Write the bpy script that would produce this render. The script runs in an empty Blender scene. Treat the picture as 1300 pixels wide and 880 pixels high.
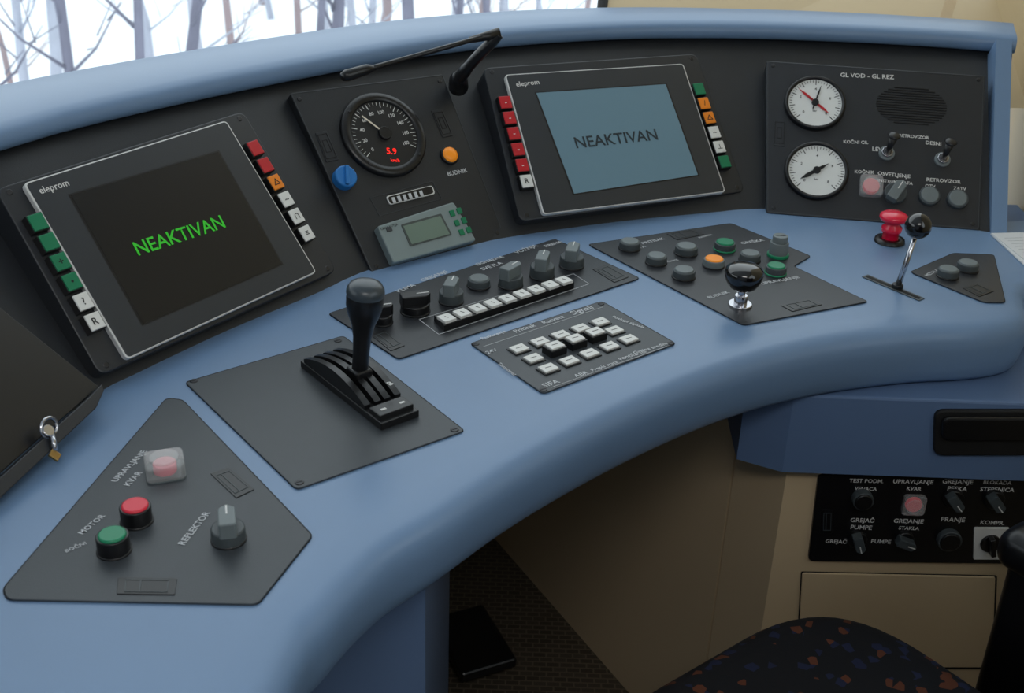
import bpy, bmesh, math, random
from mathutils import Vector, Matrix
random.seed(4)
# ------------------------------------------------------------------ survey camera (photogrammetric fit of the real cab)
FPX=1497.0; PITCH=math.radians(26.27); ROLL=math.radians(2.06); CAM=Vector((0,0,1.42)); ZD=0.80
RX=Vector((1,0,0)); FW=Vector((0,math.cos(PITCH),-math.sin(PITCH))); UPV=Vector((0,math.sin(PITCH),math.cos(PITCH)))
cr,sr=math.cos(ROLL),math.sin(ROLL)
CX=RX*cr+UPV*sr; CY=-RX*sr+UPV*cr
def ray(px,py): return FW+CX*((px-650)/FPX)+CY*(-(py-395)/FPX)
def U(px,py,z=ZD):
    d=ray(px,py); return CAM+d*((z-CAM.z)/d.z)
def AT(px,py,t): return CAM+ray(px,py)*t
def lin(c):
    return tuple(((v/255)/12.92 if v/255<=0.04045 else ((v/255+0.055)/1.055)**2.4) for v in c)+(1,)
# ------------------------------------------------------------------ materials
MATS={}
def mat(name,col,rough=.5,metal=0,emit=0,noise=.06,nscale=40,bump=0,alpha=1,coat=0,spec=.5):
    if name in MATS: return MATS[name]
    m=bpy.data.materials.new(name); m.use_nodes=True; nt=m.node_tree; b=nt.nodes['Principled BSDF']
    c=lin(col); b.inputs['Roughness'].default_value=rough; b.inputs['Metallic'].default_value=metal
    b.inputs['Specular IOR Level'].default_value=spec
    tc=nt.nodes.new('ShaderNodeTexCoord'); n=nt.nodes.new('ShaderNodeTexNoise'); n.inputs['Scale'].default_value=nscale; n.inputs['Detail'].default_value=4
    nt.links.new(tc.outputs['Object'],n.inputs['Vector'])
    mx=nt.nodes.new('ShaderNodeMix'); mx.data_type='RGBA'
    mx.inputs[6].default_value=tuple(v*(1-noise) for v in c[:3])+(1,); mx.inputs[7].default_value=tuple(min(1,v*(1+noise)) for v in c[:3])+(1,)
    nt.links.new(n.outputs['Fac'],mx.inputs[0]); nt.links.new(mx.outputs[2],b.inputs['Base Color'])
    if emit:
        nt.links.new(mx.outputs[2],b.inputs['Emission Color']); b.inputs['Emission Strength'].default_value=emit
    if bump:
        n2=nt.nodes.new('ShaderNodeTexNoise'); n2.inputs['Scale'].default_value=900; nt.links.new(tc.outputs['Object'],n2.inputs['Vector'])
        bp=nt.nodes.new('ShaderNodeBump'); bp.inputs['Strength'].default_value=bump; bp.inputs['Distance'].default_value=.0005
        nt.links.new(n2.outputs['Fac'],bp.inputs['Height']); nt.links.new(bp.outputs['Normal'],b.inputs['Normal'])
    if alpha<1: b.inputs['Alpha'].default_value=alpha
    if coat: b.inputs['Coat Weight'].default_value=coat
    MATS[name]=m; return m
BLUE=mat('painted_blue',(110,138,172),.32,noise=.07,nscale=5,bump=.15)
PANEL=mat('dark_panel',(32,35,39),.42,noise=.1,bump=.3)
PLATE=mat('graphite_plate',(57,62,67),.40,noise=.08,bump=.3)
PLATE2=mat('black_plate',(37,40,45),.36,noise=.08,bump=.2)
GAP=mat('seam_black',(8,8,9),.7)
BLACK=mat('black_plastic',(17,17,19),.32)
GLOSS=mat('gloss_black',(10,10,11),.15,coat=.5)
BEZEL=mat('bezel_dark',(47,51,56),.34)
WHITE=mat('white_key',(222,222,218),.4)
LINE=mat('white_ink',(218,218,216),.6)
INK=mat('grey_ink',(196,199,203),.6)
KINK=mat('black_ink',(20,20,20),.7)
RED=mat('red_key',(190,24,36),.35); GREEN=mat('green_key',(0,118,78),.4); ORANGE=mat('orange_key',(240,135,20),.4)
REDL=mat('red_button',(205,40,60),.35,emit=.1); PINK=mat('pink_lens',(225,110,125),.25); ORB=mat('orange_lens',(235,140,30),.3,emit=.2)
GRNB=mat('green_button',(15,130,90),.35)
GREY=mat('grey_button',(108,117,119),.42); GREYD=mat('button_body',(66,73,76),.42)
CHROME=mat('chrome',(200,200,205),.18,metal=1); SCREW=mat('screw_steel',(70,70,72),.35,metal=1)
LCD1=mat('display_off_black',(15,17,21),.26,noise=.02); LCD2=mat('display_backlit_blue',(84,112,126),.35,emit=.28,noise=.03,nscale=3)
GTXT=mat('green_pixels',(40,170,30),.5,emit=.36); DTXT=mat('dark_pixels',(25,38,45),.6); RTXT=mat('red_led',(255,30,20),.5,emit=1.0)
LCDB=mat('small_lcd',(112,132,120),.3); CASE=mat('device_case_grey',(128,142,142),.5); BLUEK=mat('blue_knob',(38,118,190),.35)
CLEAR=mat('clear_cover',(232,232,232),.08,alpha=.26)
FACE=mat('gauge_face',(222,224,222),.4); BEIGE=mat('beige_laminate',(204,181,146),.5,noise=.03,nscale=3); BEIGE2=mat('beige_trim',(190,170,134),.5,noise=.03,nscale=3)
CABGREY=mat('cab_lining_grey',(166,172,182),.7,noise=.03,nscale=3)
SHADOWBLUE=mat('shaded_blue_box',(92,116,152),.45,noise=.05,nscale=6)  # darker copy of the desk blue, under-desk shade put into the colour
REDM=mat('red_mushroom',(225,20,60),.25,coat=.4)
# ------------------------------------------------------------------ frames
class Fr:
    def __init__(s,O,phi=0,al=None,ax=None):
        s.O=Vector(O)
        if ax: s.e1,s.e2=Vector(ax[0]).normalized(),Vector(ax[1]).normalized()
        else:
            s.e1=Vector((math.cos(phi),math.sin(phi),0)); nh=Vector((-math.sin(phi),math.cos(phi),0))
            s.e2=nh*math.cos(al)+Vector((0,0,math.sin(al)))
        s.n=s.e1.cross(s.e2)
        M=Matrix.Identity(4)
        for i,a in enumerate((s.e1,s.e2,s.n,s.O)):
            for j in range(3): M[j][i]=a[j]
        s.M=M
    def uv(s,px,py,h=0):
        d=ray(px,py); P0=s.O+s.n*h
        q=CAM+d*(s.n.dot(P0-CAM)/s.n.dot(d))-s.O
        return Vector((q.dot(s.e1),q.dot(s.e2)))
    def mpp(s,px,py):
        d=ray(px,py); return s.n.dot(s.O-CAM)/s.n.dot(d)/FPX
R=math.radians
FD=Fr((0,0,ZD),ax=((1,0,0),(0,1,0)))
F1=Fr(U(300,425),R(56.3),R(50.2)); F2=Fr(U(540,325),R(38),R(48.6)); F3=Fr(U(800,285),R(24.9),R(45.5)); F4=Fr(U(973,270),R(-7),R(45.1))
F0=Fr(U(60,578),R(72),R(49))
# ------------------------------------------------------------------ mesh builder
class B:
    def __init__(s,name,fr=None,M=None):
        s.name=name; s.fr=fr; s.M=M if M is not None else (fr.M if fr else Matrix.Identity(4)); s.bm=bmesh.new(); s.mats=[]
    def mi(s,m):
        if m not in s.mats: s.mats.append(m)
        return s.mats.index(m)
    def add(s,t,m,smooth=False,X=None,recalc=True):
        if X is not None: bmesh.ops.transform(t,matrix=X,verts=t.verts)
        if recalc: bmesh.ops.recalc_face_normals(t,faces=t.faces)
        i=s.mi(m)
        for f in t.faces: f.material_index=i; f.smooth=smooth
        me=bpy.data.meshes.new('t'); t.to_mesh(me); t.free(); s.bm.from_mesh(me); bpy.data.meshes.remove(me)
    def prism(s,pts,h0,h1,m,bev=0,X=None,smooth=False,seg=2):
        t=bmesh.new(); a=[t.verts.new((p[0],p[1],h0)) for p in pts]; b=[t.verts.new((p[0],p[1],h1)) for p in pts]; n=len(pts)
        t.faces.new(a); top=t.faces.new(b)
        for i in range(n): t.faces.new((a[i],a[(i+1)%n],b[(i+1)%n],b[i]))
        bmesh.ops.recalc_face_normals(t,faces=t.faces)
        if bev: bmesh.ops.bevel(t,geom=list(top.edges),offset=bev,segments=seg,profile=.5,affect='EDGES')
        s.add(t,m,smooth,X)
    def px(s,pix,h0,h1,m,bev=0,r=0,hh=None):
        pts=[s.fr.uv(p[0],p[1],h1 if hh is None else hh) for p in pix]
        if r: pts=rnd(pts,r)
        s.prism(pts,h0,h1,m,bev)
    def box(s,c,sz,m,rot=0,bev=0,X=None):
        t=bmesh.new(); bmesh.ops.create_cube(t,size=1); bmesh.ops.scale(t,vec=sz,verts=t.verts)
        if bev: bmesh.ops.bevel(t,geom=list(t.edges),offset=bev,segments=3,profile=.5,affect='EDGES')
        s.add(t,m,False,(X or Matrix.Identity(4))@Matrix.Translation(c)@Matrix.Rotation(rot,4,'Z'))
    def lathe(s,prof,m,c=(0,0),seg=32,X=None,smooth=True):
        t=bmesh.new(); rings=[]
        for (r,z) in prof:
            rings.append([t.verts.new((r*math.cos(2*math.pi*i/seg),r*math.sin(2*math.pi*i/seg),z)) for i in range(seg)] if r>1e-7 else [t.verts.new((0,0,z))])
        for a,b in zip(rings,rings[1:]):
            for i in range(seg):
                j=(i+1)%seg
                if len(a)==1 and len(b)==1: continue
                if len(a)==1: t.faces.new((a[0],b[i],b[j]))
                elif len(b)==1: t.faces.new((a[i],a[j],b[0]))
                else: t.faces.new((a[i],a[j],b[j],b[i]))
        T=Matrix.Translation((c[0],c[1],0)); s.add(t,m,smooth,(X@T) if X is not None else T)
    def cyl(s,c,r,h0,h1,m,r1=None,ch=.0008,seg=32,X=None):
        r1=r if r1 is None else r1
        s.lathe([(r,h0),(r1,h1-ch),(r1-ch*.3,h1-ch*.3),(r1-ch,h1)],m,c,seg,X); s.lathe([(r1-ch,h1),(0,h1)],m,c,seg,X,False)
    def tube(s,pts,rad,m,seg=10,smooth=True,cap=True):
        t=bmesh.new(); rings=[]; pts=[Vector(p) for p in pts]
        if not isinstance(rad,(list,tuple)): rad=[rad]*len(pts)
        for i,p in enumerate(pts):
            d=(pts[min(i+1,len(pts)-1)]-pts[max(i-1,0)]).normalized(); a=d.orthogonal().normalized() if i==0 else (pa-d*pa.dot(d)).normalized(); pa=a
            b=d.cross(a); rings.append([t.verts.new(p+(a*math.cos(2*math.pi*k/seg)+b*math.sin(2*math.pi*k/seg))*rad[i]) for k in range(seg)])
        for a,b in zip(rings,rings[1:]):
            for i in range(seg): t.faces.new((a[i],a[(i+1)%seg],b[(i+1)%seg],b[i]))
        if cap: t.faces.new(rings[0]); t.faces.new(rings[-1])
        s.add(t,m,smooth)
    def line(s,p0,p1,w,h0,h1,m):
        p0,p1=Vector(p0),Vector(p1); d=(p1-p0).normalized(); q=Vector((-d.y,d.x))*w/2; e=d*w/2
        s.prism([p0-e-q,p1+e-q,p1+e+q,p0-e+q],h0,h1,m)
    def outline(s,pts,w,h0,h1,m):
        for i in range(len(pts)): s.line(pts[i],pts[(i+1)%len(pts)],w,h0,h1,m)
    def text(s,txt,pos,size,ang,h,m,fit=None,align='CENTER'):
        cu=bpy.data.curves.new('t','FONT'); cu.body=txt; cu.size=1; cu.resolution_u=2; cu.align_x='LEFT'; cu.extrude=0; cu.offset=.012
        ob=bpy.data.objects.new('t',cu); me=bpy.data.meshes.new_from_object(ob)
        xs=[v.co.x for v in me.vertices]; ys=[v.co.y for v in me.vertices]
        if xs:
            w=max(xs)-min(xs); x0=min(xs); yc=(0.0+0.69)/2
            sc=fit/w if fit else size
            t=bmesh.new(); t.from_mesh(me)
            X=Matrix.Translation((pos[0],pos[1],h))@Matrix.Rotation(ang,4,'Z')@Matrix.Diagonal((sc,sc,1,1))@Matrix.Translation((-(x0+w/2),-yc,0))
            bmesh.ops.transform(t,matrix=X,verts=t.verts)
            i=s.mi(m)
            for f in t.faces: f.material_index=i
            m2=bpy.data.meshes.new('t'); t.to_mesh(m2); t.free(); s.bm.from_mesh(m2); bpy.data.meshes.remove(m2)
        bpy.data.objects.remove(ob); bpy.data.curves.remove(cu); bpy.data.meshes.remove(me)
    def tpx(s,txt,p0,p1,h,m):
        a=s.fr.uv(*p0,h); b=s.fr.uv(*p1,h); d=b-a; s.text(txt,(a+b)/2,1,math.atan2(d.y,d.x),h+.0003,m,fit=d.length*(1.0 if len(txt)>14 else 1.08))
    def end(s,sub=0):
        me=bpy.data.meshes.new(s.name); s.bm.to_mesh(me); s.bm.free()
        for m in s.mats: me.materials.append(m)
        ob=bpy.data.objects.new(s.name,me); bpy.context.collection.objects.link(ob); ob.matrix_world=s.M; return ob
def rnd(pts,r,seg=5):
    out=[]; n=len(pts); pts=[Vector(p[:2]) for p in pts]
    for i in range(n):
        p=pts[i]; a=(pts[i-1]-p); b=(pts[(i+1)%n]-p); k=min(r,a.length*.45,b.length*.45); a=p+a.normalized()*k; b=p+b.normalized()*k
        for j in range(seg+1):
            u=j/seg; out.append(a*(1-u)**2+p*2*u*(1-u)+b*u*u)
    return out
def spline(pts,n=8):
    pts=[Vector(p) for p in pts]; out=[]
    for i in range(len(pts)-1):
        p0=pts[max(i-1,0)];p1=pts[i];p2=pts[i+1];p3=pts[min(i+2,len(pts)-1)]
        for k in range(n):
            t=k/n; out.append(.5*((2*p1)+(p2-p0)*t+(2*p0-5*p1+4*p2-p3)*t*t+(3*p1-p0-3*p2+p3)*t**3))
    out.append(pts[-1]); return out
def normals(c):
    out=[]
    for i in range(len(c)):
        d=c[min(i+1,len(c)-1)]-c[max(i-1,0)]; d.z=0; d.normalize(); out.append(Vector((-d.y,d.x,0)))
    return out
# ================================================================== CONTROL DESK
desk=B('control_desk')
backpix=[(30,597),(130,512),(190,480),(300,427),(410,380),(480,348),(600,318),(690,302),(800,287),(900,277),(973,271),(1100,277),(1262,302)]
back=[Vector((-.50,.30,ZD)),Vector((-.49,.6,ZD))]+[U(x,y) for x,y in backpix]
back=spline(back,6)
frontpix=[(350,960),(410,865),(478,792),(548,744),(630,684),(700,640),(780,596),(860,558),(935,529),(1000,511),(1060,499),(1150,488),(1220,484)]
zb=ZD-.078
front=[Vector((-.21,.30,zb))]+[U(x,y,zb) for x,y in frontpix]
e=U(1262,478,zb); bend=U(1280,303)
XR=.86
front+=[e,e+Vector((.026,.020,0)),e+Vector((.038,.055,0)),e+Vector((.050,.090,0)),e+Vector((.090,.120,0)),Vector((XR-.006,e.y+.125,zb))]
front=spline(front,6); fn=normals(front)
prof=[(.035,0),(.012,-.0005),(.002,-.003),(-.006,-.009),(-.010,-.018),(-.011,-.030),(-.008,-.055),(-.004,-.070),(0,-.076),(.006,-.078),(.06,-.078)]
t=bmesh.new(); rows=[[t.verts.new(p+n*o+Vector((0,0,ZD+dz-p.z))) for p,n in zip(front,fn)] for o,dz in prof]
for a,b in zip(rows,rows[1:]):
    for i in range(len(a)-1): t.faces.new((a[i],b[i],b[i+1],a[i+1]))
desk.add(t,BLUE,True)
t=bmesh.new(); bo=[p+n*.02 for p,n in zip(back,normals(back))]+[Vector((bend.x,bend.y+.06,ZD)),Vector((XR-.006,bend.y+.10,ZD))]
t.faces.new([t.verts.new(p+n*.035+Vector((0,0,ZD-p.z))) for p,n in zip(front,fn)]+[t.verts.new(p) for p in reversed(bo)])
bmesh.ops.triangulate(t,faces=t.faces)
desk.add(t,BLUE,False)
# back panel surface (ruled) and hood
toppix=[(0,192),(100,163),(200,139),(300,117),(400,97),(500,78),(600,64),(700,55),(800,50),(900,49),(1000,51),(1100,55),(1200,61),(1287,68)]
ZT=1.0
topc=[Vector((-.88,.30,ZT)),Vector((-.80,.75,ZT))]+[U(x,y,ZT) for x,y in toppix]
topc=spline(topc,6)
def resample(c,n):
    L=[0]
    for a,b in zip(c,c[1:]): L.append(L[-1]+(b-a).length)
    out=[];j=0
    for i in range(n):
        s=L[-1]*i/(n-1)
        while j<len(L)-2 and L[j+1]<s: j+=1
        k=(s-L[j])/(L[j+1]-L[j]); out.append(c[j].lerp(c[j+1],k))
    return out
b2=resample(back,80); t2=resample(topc,80)
t=bmesh.new(); nb=normals(b2); nt_=normals(t2)
lo=[t.verts.new(p+n*.008-Vector((0,0,.01))) for p,n in zip(b2,nb)]; hi=[t.verts.new(p+n*.02+Vector((0,0,.01))) for p,n in zip(t2,nt_)]
for i in range(79): t.faces.new((lo[i],lo[i+1],hi[i+1],hi[i]))
desk.add(t,PANEL,True)
hprof=lambda w:[(.02,ZT+.006),(.0,ZT+.0),(-.004,ZT+.002),(-.007,ZT+.008),(-.006,ZT+.018),(.0,ZT+.024),(.012,ZT+.027),(.03,ZT+.029),(w-.02,ZT+.034),(w-.006,ZT+.030),(w,ZT+.02),(w,ZT-.2)]
t=bmesh.new(); nt_=normals(topc); rows=[]
for p,n in zip(topc,nt_):
    w=.078+.050*max(0,min(1,(.35-p.x)/.9)); rows.append([t.verts.new(Vector((p.x,p.y,0))+n*o+Vector((0,0,z))) for o,z in hprof(w)])
for a,b in zip(rows,rows[1:]):
    for i in range(len(a)-1): t.faces.new((a[i],b[i],b[i+1],a[i+1]))
desk.add(t,BLUE,True)
t=bmesh.new(); p,n=topc[-1],nt_[-1]; t.faces.new([t.verts.new(Vector((p.x,p.y,0))+n*o+Vector((0,0,z))) for o,z in hprof(.078)]+[t.verts.new(Vector((p.x,p.y,0))+n*.02+Vector((0,0,ZT-.2)))]); desk.add(t,BLUE)
# right end post
pts=[F4.uv(1265,50,.01),F4.uv(1285,50,.01),F4.uv(1278,306,.01),F4.uv(1258,304,.01)]
t=bmesh.new(); a=[t.verts.new(F4.M@Vector((p.x,p.y,-.07))) for p in pts]; b=[t.verts.new(F4.M@Vector((p.x,p.y,.01))) for p in pts]
t.faces.new(a);t.faces.new(b)
for i in range(4): t.faces.new((a[i],a[(i+1)%4],b[(i+1)%4],b[i]))
desk.add(t,BLUE)
# left pedestal leg under the desk
c=U(540,718,zb)
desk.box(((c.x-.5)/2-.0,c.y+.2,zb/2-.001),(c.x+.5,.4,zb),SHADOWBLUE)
desk.end()
# ---- desk switch plates
def plate(pix,m=PLATE,name='switch_plate',r=.006,screws=(),texts=(),fr=FD):
    b=B(name,fr); b.px(pix,.0003,.0012,GAP,0,r); q=[fr.uv(*p,.0022) for p in pix]
    c=sum(q,Vector((0,0)))/len(q); q=[p+(c-p).normalized()*.0012 for p in q]
    b.prism(rnd(q,r),.0005,.0022,m,.0005)
    for s_ in screws:
        u=fr.uv(*s_,.002); b.cyl(u,.0042,.002,.0030,SCREW); b.line(u+Vector((-.002,-.001)),u+Vector((.002,.001)),.0009,.003,.0032,GAP)
    for tx,p0,p1 in texts: b.tpx(tx,p0,p1,.0024,INK)
    return b
def latch(b,pix,h=.0022):
    q=[b.fr.uv(*p,h) for p in pix]; b.prism(rnd(q,.001),h-.001,h+.0008,BLACK,.0003)
    c=sum(q,Vector((0,0)))/4; q2=[c+(p-c)*.72 for p in q]; b.outline(q2,.0007,h+.0007,h+.0012,GREYD)
    m1=(q2[0]*.65+q2[1]*.35);m2=(q2[3]*.65+q2[2]*.35); b.line(m1,m2,.0008,h+.0007,h+.0013,GREYD)
b=plate([(211,505),(232,507),(398,680),(328,768),(8,762),(2,748)],texts=[("UPRAVLJANJE",(146,610),(182,574)),("KVAR",(161,616),(177,600)),("MOTOR",(103,677),(130,655)),("REFLEKTOR",(231,690),(262,652)),("BOČNI",(84,700),(108,690))])
latch(b,[(267,602),(290,594),(323,622),(300,633)]); latch(b,[(150,734),(225,735),(222,756),(148,755)]); b.end()
b=plate([(234,485),(436,426),(591,547),(376,622)],screws=[(246,484),(429,433),(577,546),(380,613)]); b.end()
b=plate([(416,398),(704,303),(813,353),(505,456)],m=PLATE2,texts=[("SIGNALNA",(606,336),(637,326)),("SVETLA",(612,342),(636,334)),("GREJANJE",(536,356),(566,345)),("KLIMA",(505,370),(525,362)),("VOŽNJA",(655,321),(680,312)),("SIRENA",(692,313),(712,307))])
latch(b,[(470,425),(488,419),(514,439),(496,446)]); latch(b,[(752,342),(770,336),(798,352),(780,359)])
b.outline([b.fr.uv(*p,.003) for p in[(532,405),(728,347),(748,360),(557,424)]],.0006,.0022,.0026,INK); b.end()
b=plate([(746,310),(928,283),(1030,325),(1008,338),(1103,383),(944,413)],m=PLATE2,texts=[("PRITISAK",(816,309),(842,303)),("VRATA",(800,318),(818,313)),("KOČNICE",(842,334),(860,330)),("RASVETA",(888,302),(903,298)),("GREŠKA",(942,309),(968,305)),("BUDNIK",(900,378),(924,371)),("UPRAVLJANJE",(968,360),(1012,352))])
latch(b,[(846,297),(880,291),(894,298),(860,305)]); latch(b,[(991,388),(1030,380),(1044,387),(1006,396)]); b.end()
b=plate([(1155,345),(1210,321),(1262,323),(1277,384),(1250,384)],m=PLATE2,texts=[("METALA",(1176,350),(1190,343))])
latch(b,[(1222,366),(1240,360),(1262,370),(1243,377)]); b.end()
# keypad
k=plate([(596,436),(764,382),(859,436),(689,500)],m=PLATE,name='keypad',screws=[(604,437),(763,386),(851,436),(690,495)],
 texts=[("Peskarenje",(612,430),(640,421)),("Pritisak",(654,421),(678,413)),("Rasveta",(690,410),(714,402)),("Signali",(726,398),(750,390)),("Posluga signala",(778,402),(818,416)),("Grejna sredina",(806,448),(846,436)),("Tempomat",(634,462),(654,476)),("ventilacija",(786,456),(818,446)),("ABR",(730,478),(745,473)),("SIFA",(690,490),(708,484)),("Prepis vrata",(752,470),(782,460)),("24V",(618,448),(630,444))])
for a_,b_ in(((614,440),(765,390)),((700,492),(846,440))): k.line(k.fr.uv(*a_,.0024),k.fr.uv(*b_,.0024),.0005,.0022,.0026,INK)
def grid(b,p00,p0n,pm0,pmn,rows,cols,h,fn):
    a,bb,c,d=[b.fr.uv(*p,h) for p in(p00,p0n,pm0,pmn)]
    for r_ in range(rows):
        for c_ in range(cols):
            u=c_/(cols-1) if cols>1 else 0; v=r_/(rows-1) if rows>1 else 0
            pos=(a*(1-u)+bb*u)*(1-v)+(c*(1-u)+d*u)*v; ang=math.atan2((bb-a).y,(bb-a).x); fn(r_,c_,pos,ang)
def kk(r_,c_,pos,ang):
    tall=(r_==1 and 1<=c_<=3); h=.008 if tall else .001
    k.box((pos.x,pos.y,.001+h/2),(.0218,.0178,h+.003),BLACK,ang,.0005)
    k.box((pos.x,pos.y,.0025+h+.0010),(.0182,.0142,.0026),WHITE,ang,.0006)
    k.line(pos+Vector((-.003,-.002)),pos+Vector((.003,.002)),.0008,.0036+h,.0050+h,KINK)
grid(k,(659,443),(762,409),(696,468),(798,431),3,5,.004,kk); k.end()
# key row on centre plate
k=B('key_row',FD)
k.px([(551,402),(716,352),(729,360),(564,415)],.0023,.010,BLACK,.0005,hh=.008)
def kr(r_,c_,pos,ang):
    k.box((pos.x,pos.y,.0115),(.0160,.0170,.004),WHITE,ang,.0007); k.line(pos+Vector((-.002,.001)),pos+Vector((.002,-.001)),.0008,.0134,.0138,KINK)
a0,a1=(567,403),(716,355)
k2=[k.fr.uv(*a0,.013),k.fr.uv(*a1,.013)]
for i in range(9):
    pos=k2[0].lerp(k2[1],i/8); kr(0,i,pos,math.atan2((k2[1]-k2[0]).y,(k2[1]-k2[0]).x))
k.end()
# ---- generic controls
def local(fr,px,py,h):
    u=fr.uv(px,py,h); return fr.M@Matrix.Translation((u.x,u.y,0))
def push_button(fr,px,py,rp,h=.018,top=GREY,body=GREYD,name='push_button',ring=BLACK):
    b=B(name,M=local(fr,px,py,h)); r=rp*fr.mpp(px,py)
    b.cyl((0,0),r*1.08,.0023,.004,ring); b.cyl((0,0),r,.003,h-.002,body); b.cyl((0,0),r*.86,h-.003,h,top,ch=.0015)
    return b.end()
def rotary(fr,px,py,rp,ang,h=.020,name='rotary_switch',body=GREYD,knob=GREY):
    b=B(name,M=local(fr,px,py,h)); r=rp*fr.mpp(px,py)
    b.cyl((0,0),r*1.05,.0023,.004,BLACK); b.cyl((0,0),r,.003,h*.62,body,ch=.0015)
    b.prism(rnd([(-r*1.0,-r*.5),(r*.75,-r*.5),(r*1.12,0),(r*.75,r*.5),(-r*1.0,r*.5)],r*.15),h*.55,h*1.15,knob,.0012,X=Matrix.Rotation(ang,4,'Z'))
    b.prism([(r*.1,-.0007),(r*.95,-.0007),(r*.95,.0007),(r*.1,.0007)],h*1.14,h*1.15+.0003,LINE,X=Matrix.Rotation(ang,4,'Z'))
    return b.end()
push_button(FD,171,640,19,.020,REDL,BLACK); push_button(FD,142,677,20,.020,GRNB,BLACK)
rotary(FD,288,658,21,R(105),.024)
def guarded(fr,px,py,s,h,ang,lens,name='guarded_push_button',lr=.72):
    b=B(name,M=local(fr,px,py,h*.6)@Matrix.Rotation(ang,4,'Z'))
    b.prism(rnd([(-s,-s),(s,-s),(s,s),(-s,s)],s*.4),.0023,.004,GREYD if lr>.7 else GREY); b.cyl((0,0),s*lr,.003,h*.75,lens)
    b.prism(rnd([(-s,-s),(s,-s),(s,s),(-s,s)],s*.4),.004,h,CLEAR,.002); b.cyl((0,0),s*.76,h,h+.002,CLEAR); return b.end()
guarded(FD,209,590,.0175,.017,R(20),PINK,lr=.60)
# centre knobs
rotary(FD,485,390,13,R(20),.022,body=BLACK,knob=BLACK); rotary(FD,527,376,18,R(20),.022,body=BLACK,knob=BLACK); rotary(FD,573,360,15,R(80),.026)
push_button(FD,608,352,14,.014); rotary(FD,649,340,15,R(55),.026); rotary(FD,689,327,15,R(80),.028); rotary(FD,727,316,15,R(80),.026)
# right plate buttons
for x,y,r_,tp in((800,305,13,GREY),(834,323,13,GREY),(872,311,14,GREY),(869,341,14,GREY),(921,306,13,GRNB),(907,327,13,ORB),(953,320,13,GREY),(986,336,13,GRNB)): push_button(FD,x,y,r_,.014,tp,GREY if tp is ORB else GREYD,ring=GRNB if tp is GRNB else BLACK)
b=B('key_switch',M=local(FD,991,300,.03)); b.cyl((0,0),.0145,.0023,.006,GRNB); b.cyl((0,0),.0125,.005,.022,GREY); b.cyl((0,0),.010,.022,.031,GREY); b.line((-.006,0),(.006,0),.0015,.0305,.0314,BLACK); b.end()
push_button(FD,1205,340,13,.014); push_button(FD,1230,332,13,.014)
# ---- master controller lever
b=B('throttle_lever',FD)
ua=FD.uv(406,456,.006);ub=FD.uv(507,533,.006); d=(ub-ua); Lb=d.length; ang=math.atan2(d.y,d.x); C0=(ua+ub)/2
MX=FD.M@Matrix.Translation((C0.x,C0.y,.0023))@Matrix.Rotation(ang,4,'Z'); b.M=MX; W=.045
b.box((0,0,.004),(Lb+.004,W,.008),BLACK,0,.001)
arc=[(-Lb/2+.004,0.006)]+[(-Lb/2+.004+(Lb*.78)*i/14,.006+.020*math.sin(math.pi*(.08+.84*i/14))**.8) for i in range(15)]+[(-Lb/2+.004+Lb*.78,.006)]
for y0 in(-.018,-.0055,.0055,.018):
    wd=.0035
    t=bmesh.new(); A_=[t.verts.new((x,y0-wd,z)) for x,z in arc]; B_=[t.verts.new((x,y0+wd,z)) for x,z in arc]; n=len(arc)
    t.faces.new(A_);t.faces.new(B_)
    for i in range(n): t.faces.new((A_[i],A_[(i+1)%n],B_[(i+1)%n],B_[i]))
    b.add(t,BLACK)
b.box((Lb/2-.014,0,.010),(.020,.040,.006),BLACK,0,.001)
for y_ in(-.010,.012): b.box((Lb/2-.013,y_,.0131),(.003,.006,.0006),LINE,0,.0001)
b.text("B",(Lb/2-.034,.012),.010,R(90),.0252,LINE)
sh=MX.inverted()@FD.M@Matrix.Translation((FD.uv(458,470,.016).x,FD.uv(458,470,.016).y,0)); so=sh.translation+Vector((.019,0,0))
b.box((so.x,0,.02),(.022,.020,.02),BLACK,0,.003)
dx_,dy_=math.cos(ang),-math.sin(ang)   # desk +x seen in the lever's frame: the lever leans slightly that way
T=Matrix.Translation((so.x,0,.02))@Matrix.Rotation(R(5),4,Vector((-dy_,dx_,0)))@Matrix.Translation((0,0,-.02))
b.lathe([(.0085,.018),(.0085,.05),(.0095,.066),(.0120,.080),(.0165,.092),(.0185,.101),(.0188,.110),(.0185,.113)],BLACK,(0,0),36,T)
b.lathe([(.0187,.1125),(.0192,.115),(.0188,.119),(.016,.124),(.010,.1265),(0,.1275)],mat('lever_cap',(58,66,72),.3),(0,0),36,T)
b.end()
# ---- black knob lever
b=B('joystick_lever',M=local(FD,940,384,.006)); b.cyl((0,0),.0145,.0023,.005,CHROME); b.cyl((0,0),.008,.004,.016,CHROME); b.cyl((0,0),.0045,.014,.034,CHROME)
b.lathe([(.004,.022),(.011,.024),(.017,.028),(.0215,.036),(.0235,.044),(.0225,.050),(.017,.054),(.009,.056),(0,.0565)],GLOSS,(0,0),40); b.end()
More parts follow.
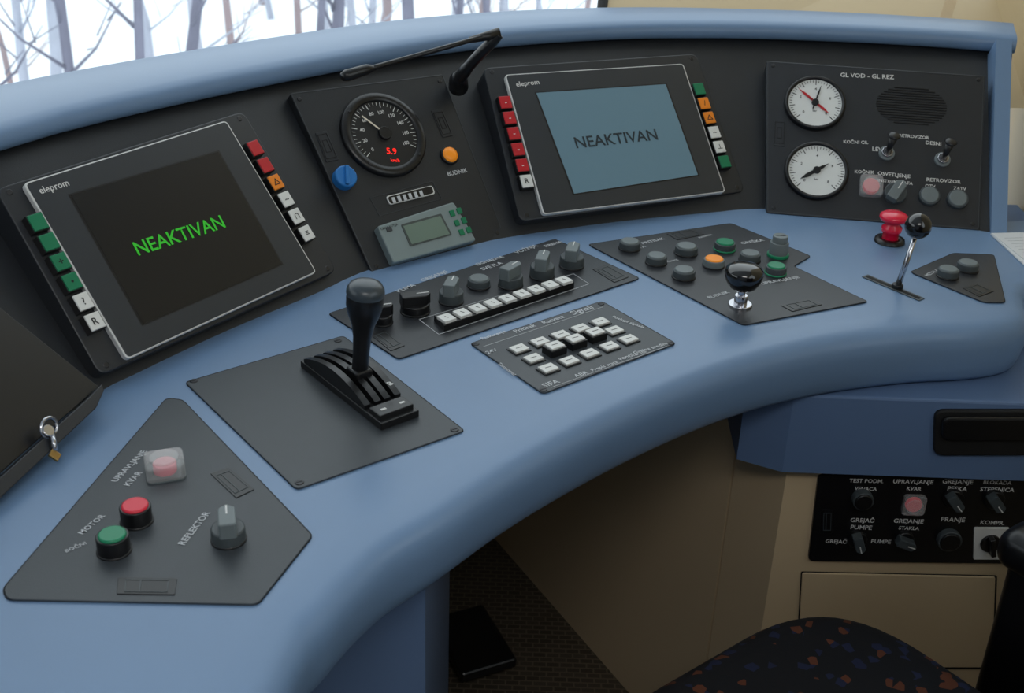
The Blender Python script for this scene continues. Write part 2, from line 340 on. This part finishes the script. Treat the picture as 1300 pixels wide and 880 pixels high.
# ---- small ball lever with slot
b=B('ball_handle_lever',FD)
s0,s1=FD.uv(1103,352,.001),FD.uv(1165,378,.001); b.line(s0,s1,.012,.0003,.0012,GREYD); b.line(s0,s1,.006,.001,.0015,GAP)
p0=U(1139,366,ZD)+Vector((0,0,.002)); top=p0+Vector((.016,.014,.070)); inv=FD.M.inverted()
b.tube([inv@p0,inv@(p0.lerp(top,.5)),inv@top],[.004,.0035,.003],CHROME,14); b.cyl((inv@p0).xy,.007,.001,.006,BLACK)
b.lathe([(.004,-.016),(.006,-.0155)]+[(.0165*math.cos(a),.0165*math.sin(a)) for a in[R(-60+150*i/14) for i in range(14)]]+[(0,.0165)],GLOSS,(0,0),32,Matrix.Translation(inv@top+Vector((0,0,.008)))); b.end()
# ---- red mushroom
b=B('emergency_stop_button',M=local(FD,1129,307,.0)); b.lathe([(.021,0.0003),(.020,.005),(.012,.006),(.011,.004),(0,.004)],BLACK)
b.lathe([(.011,.004),(.011,.014),(.0135,.016),(.014,.022),(.010,.026),(.010,.031),(.017,.032),(.0195,.036),(.0185,.040),(.013,.043),(0,.044)],REDM); b.end()
# ================================================================== MONITORS
def monitor(fr,platep,outer,disp,Lk,Rk,dispmat,txtm,tp,brand,keysL,keysR):
    b=B('display_monitor',fr)
    q=[fr.uv(*p,.004) for p in platep]; b.prism(rnd(q,.012),-.030,.004,PLATE2,.0015)
    for i in range(4):
        c=sum(q,Vector((0,0)))/4; s_=q[i]+(c-q[i]).normalized()*.014; b.cyl(s_,.0035,.004,.0048,SCREW)
    o=[fr.uv(*p,.012) for p in outer]; b.prism(rnd(o,.006),.003,.0105,LINE,.0008)
    c=sum(o,Vector((0,0)))/4; i_=[p+(c-p).normalized()*.0026 for p in o]; b.prism(rnd(i_,.005),.004,.0115,BEZEL,.0006)
    d_=[fr.uv(*p,.0118) for p in disp]; dc=sum(d_,Vector((0,0)))/4
    b.prism([p+(p-dc).normalized()*.003 for p in d_],.010,.0117,BLACK); b.prism(d_,.0110,.0120,dispmat)
    b.tpx("NEAKTIVAN",*tp,.0123,txtm); b.tpx("eleprom",*brand,.0117,LINE)
    for ends,cols,lab in((Lk,*keysL),(Rk,*keysR)):
        a,z=fr.uv(*ends[0],.012),fr.uv(*ends[1],.012); n=len(cols); st=(z-a)/(n-1); kh=st.length*.84
        for i,cm in enumerate(cols):
            p=a+st*i; an=math.atan2(st.y,st.x)+math.pi/2
            b.box((p.x,p.y,.0085),(.0185,kh,.011),BLACK,an,.0005); b.box((p.x,p.y,.0125),(.017,kh*.92,.006),cm,an,.0010)
            if lab[i]: b.text(lab[i],p,.011,0,.0158,KINK if cm in(WHITE,ORANGE) else (LINE if cm is RED else KINK))
    b.end()
monitor(F1,[(-6,240),(309,141),(428,344),(127,477)],[(30,232),(288,152),(403,345),(162,456)],[(90,248),(277,193),(357,335),(182,411)],
 ((47,283),(119,409)),((323,189),(388,297)),LCD1,GTXT,((176,315),(279,282)),((51,242),(85,232)),
 ([GREEN]*4+[WHITE]*2,['','','+','•','?','R']),([RED]*2+[ORANGE]+[WHITE]*3,['','','△','~','∩','≡']))
monitor(F3,[(613,86),(884,68),(946,243),(660,281)],[(641,94),(868,80),(922,243),(690,272)],[(681,118),(845,107),(886,222),(729,246)],
 ((641,131),(668,231)),((887,114),(919,206)),LCD2,DTXT,((734,181),(830,171)),((656,107),(683,104)),
 ([RED]*5+[WHITE],['-']*5+['R']),([GREEN,ORANGE,ORANGE,WHITE,WHITE,GREEN],['','/','△','~','⊥','']))
# ================================================================== SPEEDOMETER PANEL
b=B('instrument_panel',F2); q=[F2.uv(*p,.003) for p in[(368,118),(562,94),(642,303),(474,350)]]
b.prism(rnd(q,.004),-.03,.003,PANEL,.001); c=sum(q,Vector((0,0)))/4
b.outline([p+(c-p).normalized()*.002 for p in q],.0008,.003,.0034,PLATE)
for p in q: s_=p+(c-p).normalized()*.014; b.cyl(s_,.003,.003,.004,SCREW)
def slot(b,pix,h): 
    q=[b.fr.uv(*p,h) for p in pix]; b.prism(rnd(q,.001),h-.002,h+.001,PLATE2,.0003); cc=sum(q,Vector((0,0)))/4; b.outline([cc+(p-cc)*.8 for p in q],.0008,h+.0008,h+.0015,GAP); b.outline([cc+(p-cc)*.4 for p in q],.0008,h+.0008,h+.0015,GAP)
slot(b,[(400,169),(414,166),(430,203),(414,206)],.003); slot(b,[(547,141),(561,139),(575,172),(562,175)],.003)
o=[F2.uv(*p,.004) for p in[(470,251),(549,230),(561,252),(482,274)]]; b.outline(o,.0007,.003,.0036,PLATE)
o=[F2.uv(*p,.005) for p in[(490,249),(549,235),(553,246),(495,260)]]; b.prism(rnd(o,.004),.003,.005,LINE,.0008); b.px([(492,250),(548,236),(551,245),(496,259)],.003,.0054,BLACK,.0,.004)
for i in range(6): b.box((*(F2.uv(500+i*7,254-i*1.7,.006)),.0056),(.0045,.008,.001),INK)
b.tpx("BUDNIK",(569,221),(592,216),.003,INK); b.end()
b=B('speedometer',M=local(F2,488,170,.008)); r=58*F2.mpp(488,170)
b.lathe([(r,.0031),(r,.007),(r*.97,.010),(r*.80,.011),(r*.78,.008)],BLACK,(0,0),64); b.lathe([(r*.79,.008),(0,.008)],mat('dial_black',(22,23,25),.4),(0,0),64,None,False)
for i in range(4): a=R(45+90*i); b.cyl((r*.89*math.cos(a),r*.89*math.sin(a)),.002,.010,.0115,SCREW)
for i in range(37):
    a=R(215-250*i/36); l=.64 if i%4==0 else .69; b.line((r*l*math.cos(a),r*l*math.sin(a)),(r*.75*math.cos(a),r*.75*math.sin(a)),.0010 if i%4==0 else .0006,.008,.0084,LINE)
for i in range(10):
    a=R(215-250*i/9); b.text(str(i*20),(r*.52*math.cos(a),r*.52*math.sin(a)),.0070,0,.0084,LINE)
a=R(128); dv=Vector((math.cos(a),math.sin(a))); b.line(-dv*r*.12,dv*r*.6,.0018,.0095,.0105,mat('needle',(235,225,205),.4)); b.cyl((0,0),r*.15,.008,.0125,BLACK)
b.text("5.9",(.0,-r*.42),.0125,R(-14),.0086,RTXT); b.text("km/h",(0,-r*.64),.0065,R(-14),.0086,RTXT)
b.end()
b=B('selector_knob',M=local(F2,440,223,.016)); b.cyl((0,0),.0150,.0031,.006,BLUEK); b.cyl((0,0),.0150,.006,.016,BLUEK,ch=.002); b.box((0,0,.018),(.026,.005,.005),BLUEK,R(70),.001); b.end()
b=B('indicator_lamp',M=local(F2,572,196,.008)); b.lathe([(.0135,.0031),(.0135,.006),(.0115,.008),(.0105,.006)],BLACK); b.lathe([(.0115,.006),(.0105,.009),(.006,.0105),(0,.011)],ORB); b.end()
b=B('radio_control_unit',F2); b.px([(479,287),(576,256),(605,305),(500,334)],.0031,.016,CASE,.002,.004); b.px([(509,285),(560,271),(574,298),(521,313)],.015,.0168,mat('lcd_frame',(70,78,76),.5),0,.002,hh=.0168)
b.px([(512,287),(559,274),(571,297),(523,310)],.016,.0172,LCDB)
for x,y in((568,270),(574,282),(580,294)):
    for k_ in(0,1): u=F2.uv(x+6+k_*9,y+1-k_*3,.0165); b.box((u.x,u.y,.0168),(.0072,.0085,.002),GREEN,0,.0005)
b.tpx("CRNA KUTIJA",(484,291),(504,285),.0161,KINK); u=F2.uv(494,291,.0165); b.box((u.x,u.y,.0165),(.008,.006,.0015),PLATE,0,.0003); b.end()
# ================================================================== GAUGE PANEL
b=B('gauge_panel',F4); q=[F4.uv(*p,.004) for p in[(973,77),(1251,96),(1244,292),(973,270)]]
b.prism(rnd(q,.004),-.03,.004,PLATE2,.0012); c=sum(q,Vector((0,0)))/4; b.outline([p+(c-p).normalized()*.003 for p in q],.0008,.004,.0044,PLATE)
for p in q: s_=p+(c-p).normalized()*.013; b.cyl(s_,.003,.004,.005,SCREW)
for tx,p0,p1 in(("GL VOD - GL REZ",(1067,95),(1135,98)),("KOČNI CIL",(1072,180),(1101,181)),("LEVI",(1108,189),(1121,190)),("RETROVIZOR",(1143,172),(1178,175)),("DESNI",(1176,181),(1194,183)),("KOČNIK",(1086,218),(1109,219)),("OSVETLJENJE",(1116,220),(1154,224)),("INSTRUMENATA",(1116,229),(1157,233)),("RETROVIZOR",(1178,228),(1218,231)),("OTV",(1175,236),(1187,237)),("ZATV",(1211,239),(1226,240))): b.tpx(tx,p0,p1,.0042,LINE)
slot(b,[(983,152),(997,153),(996,186),(982,185)],.004)
cc=F4.uv(1157,134,.005); rw=43*F4.mpp(1157,134)
for i in range(-7,8):
    y=i*.0042; hw=math.sqrt(max(0,1-(y/(.0335))**2))*rw
    if hw>.004: b.line((cc.x-hw,cc.y+y),(cc.x+hw,cc.y+y),.0016,.004,.0050,GAP)
b.end()
def gauge(px,py,rp,needles,tx):
    b=B('pressure_gauge',M=local(F4,px,py,.01)); r=rp*F4.mpp(px,py)
    b.lathe([(r,.0042),(r,.010),(r*.97,.013),(r*.90,.013),(r*.87,.009)],BLACK,(0,0),48); b.lathe([(r*.89,.009),(0,.009)],FACE,(0,0),48,None,False)
    for i in range(41):
        a=R(225-270*i/40); l=.68 if i%5==0 else .76; b.line((r*l*math.cos(a),r*l*math.sin(a)),(r*.83*math.cos(a),r*.83*math.sin(a)),.0007 if i%5 else .0011,.009,.0093,KINK)
    for i in range(0,9,2): a=R(225-270*i/8); b.text(str(i),(r*.52*math.cos(a),r*.52*math.sin(a)),.0062,0,.0093,KINK)
    b.text(tx,(0,-r*.3),.0048,0,.0093,KINK)
    for an,l,m_,w in needles:
        a=R(an); d=Vector((math.cos(a),math.sin(a))); pq=Vector((-d.y,d.x)); b.prism([-d*r*.25-pq*w,-d*r*.25+pq*w,d*r*l*.6+pq*w*1.3,d*r*l,d*r*l*.6-pq*w*1.3],.0105,.0112,m_)
    b.cyl((0,0),r*.12,.009,.0125,BLACK); b.end()
gauge(1035,130,38,[(75,.68,KINK,.0010),(140,.74,RED,.0014),(-40,.60,RED,.0014)],"bar")
gauge(1037,216,40,[(215,.62,KINK,.0022),(35,.45,KINK,.0012)],"bar")
def toggle(px,py):
    b=B('toggle_switch',M=local(F4,px,py,.012)); b.cyl((0,0),.0115,.0042,.007,GREY); b.cyl((0,0),.0085,.006,.012,CHROME,seg=8)
    b.tube([(0,0,.010),(.001,.003,.018),(.003,.010,.034)],[.0035,.004,.006],BLACK,14); b.tube([(.003,.010,.034),(.0035,.0125,.038),(.0037,.0133,.040)],[.006,.0095,.006],BLACK,16); b.end()
toggle(1127,192); toggle(1198,200)
guarded(F4,1106,236,.0165,.014,0,REDL)
rotary(F4,1139,241,14,R(60),.020); push_button(F4,1181,247,13,.012); push_button(F4,1217,251,13,.012)
# ================================================================== MICROPHONE
b=B('gooseneck_microphone')
b.tube([AT(582,110,1.64),AT(582,102,1.62),AT(584,96,1.60)],[.014,.013,.008],BLACK,20)
path=spline([AT(583,100,1.605),AT(592,88,1.59),AT(608,70,1.57),AT(624,54,1.555),AT(633,43,1.55)],5); b.tube(path,[.0085]*6+[.0075]*(len(path)-6),BLACK,16)
path=spline([AT(633,43,1.55),AT(605,49,1.54),AT(570,59,1.52),AT(520,73,1.50),AT(470,87,1.47)],5); b.tube(path,.0032,BLACK,12)
b.tube([AT(475,86,1.472),AT(466,88,1.47),AT(440,96,1.455),AT(434,98,1.452)],[.0035,.0065,.0075,.005],BLACK,16); b.tube([AT(634,42,1.55),AT(596,51,1.542)],[.0075,.004],BLACK,14); b.end()
# ================================================================== DOCUMENT HOLDER (left) + keys
b=B('document_holder',F0)
b.px([(-160,260),(-60,342),(0,390),(126,491),(30,575),(-60,655),(-200,780)],.006,.012,BLACK,.001)
b.px([(128,488),(131,497),(121,519),(0,633),(-80,705),(-90,685),(0,606),(112,505)],.0,.022,PLATE2,.001,hh=.02); b.end()
b=B('key_ring',M=local(F0,62,543,.024)@Matrix.Translation((0,0,.021)))
b.tube([(.010*math.cos(a),.008*math.sin(a),.003+.004*math.sin(a)) for a in[2*math.pi*i/24 for i in range(25)]],.0018,CHROME,8,cap=False)
b.tube([(-.004,-.008,.004),(-.008,-.013,.005),(-.012,-.020,.004)],[.003,.0025,.0025],CHROME,10); b.box((-.015,-.023,.003),(.008,.010,.003),mat('brass',(170,140,90),.3,metal=1),R(20),.0005); b.cyl((-.004,-.002),.006,.003,.006,CHROME); b.end()
# ================================================================== LOWER RIGHT CABINET
YC=1.24
FC=Fr((0,YC,0),ax=((1,0,0),(0,0,1)))
def cp(px,py): return FC.uv(px,py,0)
cb=B('side_cabinet')
x0=cp(986,680).x; ztop=cp(1100,592).y
cb.prism([(x0,YC),(XR-.004,YC),(XR-.004,YC+.7),(x0,YC+.7)],0,ztop-.002,BEIGE)
cb.end()
bl=B('desk_side_console'); za=ztop
u=U(935,583,za); v=U(990,591,za)
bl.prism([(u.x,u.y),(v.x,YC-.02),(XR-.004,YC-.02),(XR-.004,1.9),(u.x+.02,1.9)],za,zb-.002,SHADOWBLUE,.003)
FB=Fr((0,YC-.02,0),ax=((1,0,0),(0,0,1)))
bl.end()
b=B('drawer_handle',FB); b.px([(1187,521),(1330,521),(1330,578),(1185,578)],.0,.006,GAP,.002,.012,hh=.004); b.px([(1196,530),(1330,530),(1330,560),(1195,560)],.004,.012,BLACK,.003,.012,hh=.01); b.end()
b=B('drawer',FC); b.px([(1017,726),(1266,731),(1262,850),(1010,850)],.001,.002,GAP,0,.003); b.px([(1018.5,728),(1264,733),(1260,848),(1012,848)],.001,.004,BEIGE,.0015,.004,hh=.004); b.end()
b=B('cabinet_switch_panel',FC); b.px([(1039,604),(1345,604),(1345,717),(1026,713)],.0,.005,BLACK,.001,.008)
for tx,p0,p1 in(("TEST PODM.",(1080,610),(1120,611)),("VENACA",(1086,620),(1112,621)),("UPRAVLJANJE",(1136,611),(1183,612)),("KVAR",(1152,620),(1169,621)),("GREJANJE",(1198,611),(1234,612)),("PESKA",(1204,620),(1227,621)),("BLOKADA",(1250,612),(1283,613)),("STEPENICA",(1246,621),(1286,622)),("GREJAČ",(1081,660),(1109,661)),("PUMPE",(1081,669),(1106,670)),("GREJANJE",(1136,661),(1171,662)),("STAKLA",(1142,670),(1166,671)),("PRANJE",(1196,659),(1224,660)),("GREJAČ",(1049,687),(1074,688)),("PUMPE",(1107,687),(1130,688)),("KOMPR.",(1246,663),(1274,664))): b.tpx(tx,p0,p1,.005,LINE)
latch(b,[(1044,647),(1057,647),(1056,677),(1043,677)],.005); b.end()
push_button(FC,1097,639,13,.018,BLACK,GREYD); rotary(FC,1214,640,13,R(-50),.02,body=BLACK,knob=GREYD); rotary(FC,1266,641,13,R(-50),.02,body=BLACK,knob=GREYD)
rotary(FC,1091,692,12,R(-70),.02,body=BLACK,knob=GREYD); rotary(FC,1151,692,12,R(-20),.02,body=BLACK,knob=GREYD); push_button(FC,1207,690,15,.016,BLACK,GREYD)
guarded(FC,1160,641,.0145,.012,0,REDL)
b=B('key_switch',FC); b.px([(1237,671),(1282,671),(1281,711),(1236,711)],.005,.008,WHITE,.0008,.002); u=FC.uv(1258,691,.01); b.cyl(u,.013,.007,.011,BLACK); b.box((u.x,u.y,.015),(.007,.028,.012),BLACK,R(15),.002); b.end()
# ================================================================== KNEE SPACE / ROOM
A=U(628,684,0.0); Bp=U(722,792,0.0); d=(Bp-A).normalized()
ry=ray(922,650); k_=ry.x/ry.y
s_=(k_*A.y-A.x)/(d.x-k_*d.y); S=A+d*s_
w=B('wall_knee')
def wallq(w,p,q,z0,z1,m,th=.02):
    dd=(q-p); dd.z=0; n=Vector((-dd.y,dd.x,0)).normalized()*th
    w.prism([(p.x,p.y),(q.x,q.y),(q.x+n.x,q.y+n.y),(p.x+n.x,p.y+n.y)],z0,z1,m)
wallq(w,A,S,0,.715,BEIGE,); wallq(w,S+d*.004,Vector((x0,YC,0)),0,ztop-.002,BEIGE)
wallq(w,A+Vector((-1.2,0,0)),A,0,.715,BEIGE)
w.end()
treadm=mat('tread_plate',(78,70,62),.45,metal=.2)
nt=treadm.node_tree; ck=nt.nodes.new('ShaderNodeTexBrick'); ck.inputs['Scale'].default_value=22; ck.inputs['Color1'].default_value=lin((84,76,66)); ck.inputs['Color2'].default_value=lin((70,63,54)); ck.inputs['Mortar'].default_value=lin((112,101,86)); ck.inputs['Mortar Size'].default_value=.03
tc=nt.nodes.new('ShaderNodeTexCoord'); nt.links.new(tc.outputs['Object'],ck.inputs['Vector']); nt.links.new(ck.outputs['Color'],nt.nodes['Principled BSDF'].inputs['Base Color'])
XL=-1.9; YB=-1.3; ZC=2.3
f=B('floor'); f.prism([(XL,YB),(XR+.04,YB),(XR+.04,2.3),(XL,2.3)],-.05,0,treadm); f.end()
b=B('foot_pedal'); pc=U(600,815,.03); b.box((pc.x,pc.y,.03),(.10,.15,.02),BLACK,R(25),.006); b.box((pc.x,pc.y,.011),(.05,.09,.021),BLACK,R(25),.002); b.end()
# front bulkhead following the back of the hood
w=B('wall_front'); fc=[p+n*.17 for p,n in zip(topc,nt_)]; fc2=[p+n*.20 for p,n in zip(topc,nt_)]
t=bmesh.new(); rr=[[t.verts.new((p.x,p.y,z)) for p in L] for L,z in((fc,0),(fc,.97),(fc2,.97),(fc2,0))]
for a,b in zip(rr,rr[1:]):
    for i in range(len(a)-1): t.faces.new((a[i],a[i+1],b[i+1],b[i]))
w.add(t,BEIGE2); w.end()
pA=AT(764,14,2.15); pB=AT(800,-300,2.45)
w=B('trim_1'); w.tube([pA-(pB-pA)*.3,pA,pB],.010,GAP,10); w.end()
w=B('window_1'); t=bmesh.new(); q=[pA-(pB-pA)*.3,pB,Vector((XL,pB.y,pB.z)),Vector((XL,(pA-(pB-pA)*.3).y,(pA-(pB-pA)*.3).z))]
t.faces.new([t.verts.new(p) for p in q]); w.add(t,mat('windscreen_glass',(240,248,250),.02,alpha=.05,noise=0)); w.end()
w=B('wall_pillar')
t=bmesh.new(); q=[pA-(pB-pA)*.3+Vector((.008,0,0)),pB+Vector((.008,0,0)),Vector((1.6,pB.y,pB.z)),Vector((1.6,1.9,.9))]
t.faces.new([t.verts.new(p) for p in q]); w.add(t,BEIGE2)
t=bmesh.new(); pp=[AT(1190,30,1.95),AT(1215,-40,2.0),AT(1228,-40,2.0),AT(1206,30,1.95)]; t.faces.new([t.verts.new(p) for p in pp]); w.add(t,BEIGE)
w.end()
def sidewall(name,x,ys,win,m):
    w=B(name); y0,y1=ys; a,b_,z0,z1=win
    for ya,yb,za_,zb_ in((y0,y1,0,z0),(y0,y1,z1,ZC),(y0,a,z0,z1),(b_,y1,z0,z1)): w.prism([(x,ya),(x+.04,ya),(x+.04,yb),(x,yb)],za_,zb_,m)
    w.end()
sidewall('wall_right',XR,(YB,2.2),(-.5,.9,1.0,1.9),BEIGE2); sidewall('wall_left',XL-.04,(YB,1.6),(-.5,1.3,1.0,1.9),CABGREY)
w=B('wall_back'); w.prism([(XL,YB-.05),(XR,YB-.05),(XR,YB),(XL,YB)],0,ZC,CABGREY); w.end()
w=B('ceiling'); w.prism([(XL,YB),(XR,YB),(XR,1.9),(XL,1.7)],ZC,ZC+.05,mat('ceiling_white',(218,222,226),.8)); w.end()
# papers at the right end of the desk
b=B('paper_sheets'); pz=ZD+.0006; c=U(1300,325,pz); X=Matrix.Translation(c)@Matrix.Rotation(R(4),4,'Z')
PW=mat('paper',(214,216,218),.7)
b.box((0.035,0,.001),(.10,.15,.0018),PW,0,0,X); b.box((0.040,.004,.0026),(.10,.14,.0012),PW,0,0,X@Matrix.Rotation(R(4),4,'Z'))
for i in range(12): b.box((.040,-.055+i*.010,.0034),(.08,.0012,.0003),INK,0,0,X@Matrix.Rotation(R(4),4,'Z'))
b.end()
# ================================================================== DRIVER SEAT
m=bpy.data.materials.new('seat_fabric'); m.use_nodes=True; nt=m.node_tree; bs=nt.nodes['Principled BSDF']; bs.inputs['Roughness'].default_value=.9
tc=nt.nodes.new('ShaderNodeTexCoord'); vo=nt.nodes.new('ShaderNodeTexVoronoi'); vo.inputs['Scale'].default_value=95; nt.links.new(tc.outputs['Object'],vo.inputs['Vector'])
rp=nt.nodes.new('ShaderNodeValToRGB'); rp.color_ramp.interpolation='CONSTANT'; el=rp.color_ramp.elements; el[0].color=lin((20,21,27)); el[1].position=.64; el[1].color=lin((104,58,38)); x_=el.new(.69); x_.color=lin((32,40,72)); x_=el.new(.76); x_.color=lin((22,22,27))
nt.links.new(vo.outputs['Color'],rp.inputs[0]); nt.links.new(rp.outputs[0],bs.inputs['Base Color']); FAB=m
corner=U(1057,768,.47); SM=Matrix.Translation((corner.x-.03,corner.y-.268,0))@Matrix.Rotation(R(38),4,'Z')
b=B('driver_seat',M=SM)
def soft(b,c,sz,m,bev,X=None): 
    t=bmesh.new(); bmesh.ops.create_cube(t,size=1); bmesh.ops.scale(t,vec=sz,verts=t.verts); bmesh.ops.bevel(t,geom=list(t.edges),offset=bev,segments=6,profile=.5,affect='EDGES'); b.add(t,m,True,Matrix.Translation(c)@(X or Matrix.Identity(4)))
b.prism(rnd([(-.23,-.23),(.23,-.23),(.23,.23),(-.23,.23)],.16,12),.37,.47,FAB,.035,smooth=True,seg=5); soft(b,(0,0,.36),(.40,.40,.06),BLACK,.02)
soft(b,(0,-.27,.78),(.46,.10,.62),FAB,.045,Matrix.Rotation(R(-8),4,'X')); b.cyl((0,0),.05,.02,.35,GREYD); b.cyl((0,0),.22,0,.03,BLACK)
for sx in (-.29,.29): soft(b,(sx,-.11,.615),(.06,.33,.05),BLACK,.02); soft(b,(sx,-.11,.50),(.035,.30,.22),BLACK,.012)
b.end()
# ================================================================== OUTSIDE: snow ground, trees
SNOW=mat('snow',(240,244,250),.9,noise=.03,nscale=.4)
g=B('snowy_ground'); t=bmesh.new(); bmesh.ops.create_grid(t,x_segments=50,y_segments=50,size=60)
for v in t.verts: v.co.y+=63; v.co.z=-6+.5*math.sin(v.co.x*.3)*math.cos(v.co.y*.25)+max(0,v.co.y-35)*.25
g.add(t,SNOW,True); g.end()
BARK=mat('bark',(116,116,134),.9,noise=.3,nscale=3); BARKF=mat('bark_distant_hazed',(176,180,194),.9,noise=.15,nscale=3); BARKM=mat('bark_mid_hazed',(158,140,142),.9,noise=.2,nscale=3)  # back trees' barks are paler: haze put into their colour
near=[(-6.7,15),(-5.9,16),(-5.45,15.5),(-5.0,17),(-3.3,17.5),(-2.9,18),(-1.7,17),(-1.25,17.5),(-.2,18)]
for i in range(34):
    if i<9: tx,ty=near[i]; bk=BARK; nb_=9
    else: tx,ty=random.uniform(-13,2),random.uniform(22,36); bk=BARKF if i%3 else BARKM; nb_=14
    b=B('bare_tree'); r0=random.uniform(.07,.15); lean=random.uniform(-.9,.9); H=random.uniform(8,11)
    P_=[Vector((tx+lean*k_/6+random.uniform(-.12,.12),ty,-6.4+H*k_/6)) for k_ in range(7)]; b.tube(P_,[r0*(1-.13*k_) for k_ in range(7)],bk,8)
    for j in range(nb_):
        z=random.uniform(.1,.95)*H; p=P_[0]+(P_[6]-P_[0])*(z/H); a=random.uniform(0,6.28); L=random.uniform(.8,2.0)
        dd=Vector((math.cos(a),math.sin(a),random.uniform(.3,1.1))).normalized(); q=p+dd*L*.5; r_=p+dd*L+Vector((0,0,.25)); b.tube([p,q,r_],[.030,.018,.006],bk,5)
        for k_ in range(3): d2=(dd+Vector((random.uniform(-.8,.8),random.uniform(-.8,.8),random.uniform(-.2,.8)))).normalized(); qq=p.lerp(r_,.35+.2*k_); b.tube([qq,qq+d2*L*.45],[.013,.005],bk,4)
    b.end()
# ================================================================== CAMERA, LIGHT, WORLD
cam=bpy.data.cameras.new('camera'); co=bpy.data.objects.new('camera',cam); bpy.context.collection.objects.link(co); bpy.context.scene.camera=co
cam.sensor_fit='HORIZONTAL'; cam.sensor_width=36; cam.lens=36*FPX/1300; cam.shift_y=-(440-395)/1300; cam.clip_start=.02; cam.clip_end=300
cam.dof.use_dof=True; cam.dof.focus_distance=1.4; cam.dof.aperture_fstop=11.0
M=Matrix.Identity(4)
for i,a in enumerate((CX,CY,-FW,CAM)):
    for j in range(3): M[j][i]=a[j]
co.matrix_world=M
def area(name,loc,tgt,sx,sy,pw,col=(1,1,1),portal=False):
    l=bpy.data.lights.new(name,'AREA'); l.shape='RECTANGLE'; l.size=sx; l.size_y=sy; l.energy=pw; l.color=col
    if portal: l.cycles.is_portal=True
    o=bpy.data.objects.new(name,l); bpy.context.collection.objects.link(o); o.location=loc; o.rotation_euler=(Vector(tgt)-Vector(loc)).to_track_quat('-Z','Y').to_euler()
area('cab_fill_light',(.1,-.4,2.27),(.2,.4,0),.9,.5,13,(1,.98,.95))  # added fill light below the ceiling, out of view, not a cab fitting
area('window_portal_front',(-.4,2.3,1.7),(-.4,0,1.6),3.0,1.8,0,portal=True)
area('window_portal_left',(XL,.4,1.45),(0,.4,1.45),1.8,.9,0,portal=True)
area('window_portal_right',(XR+.03,.2,1.45),(0,.2,1.45),1.4,.9,0,portal=True)
wd=bpy.data.worlds.new('World'); bpy.context.scene.world=wd; wd.use_nodes=True; nt=wd.node_tree; bg=nt.nodes['Background']
bg.inputs[0].default_value=(.86,.96,1,1); bg.inputs[1].default_value=1.65
bpy.context.scene.view_settings.view_transform='Standard'
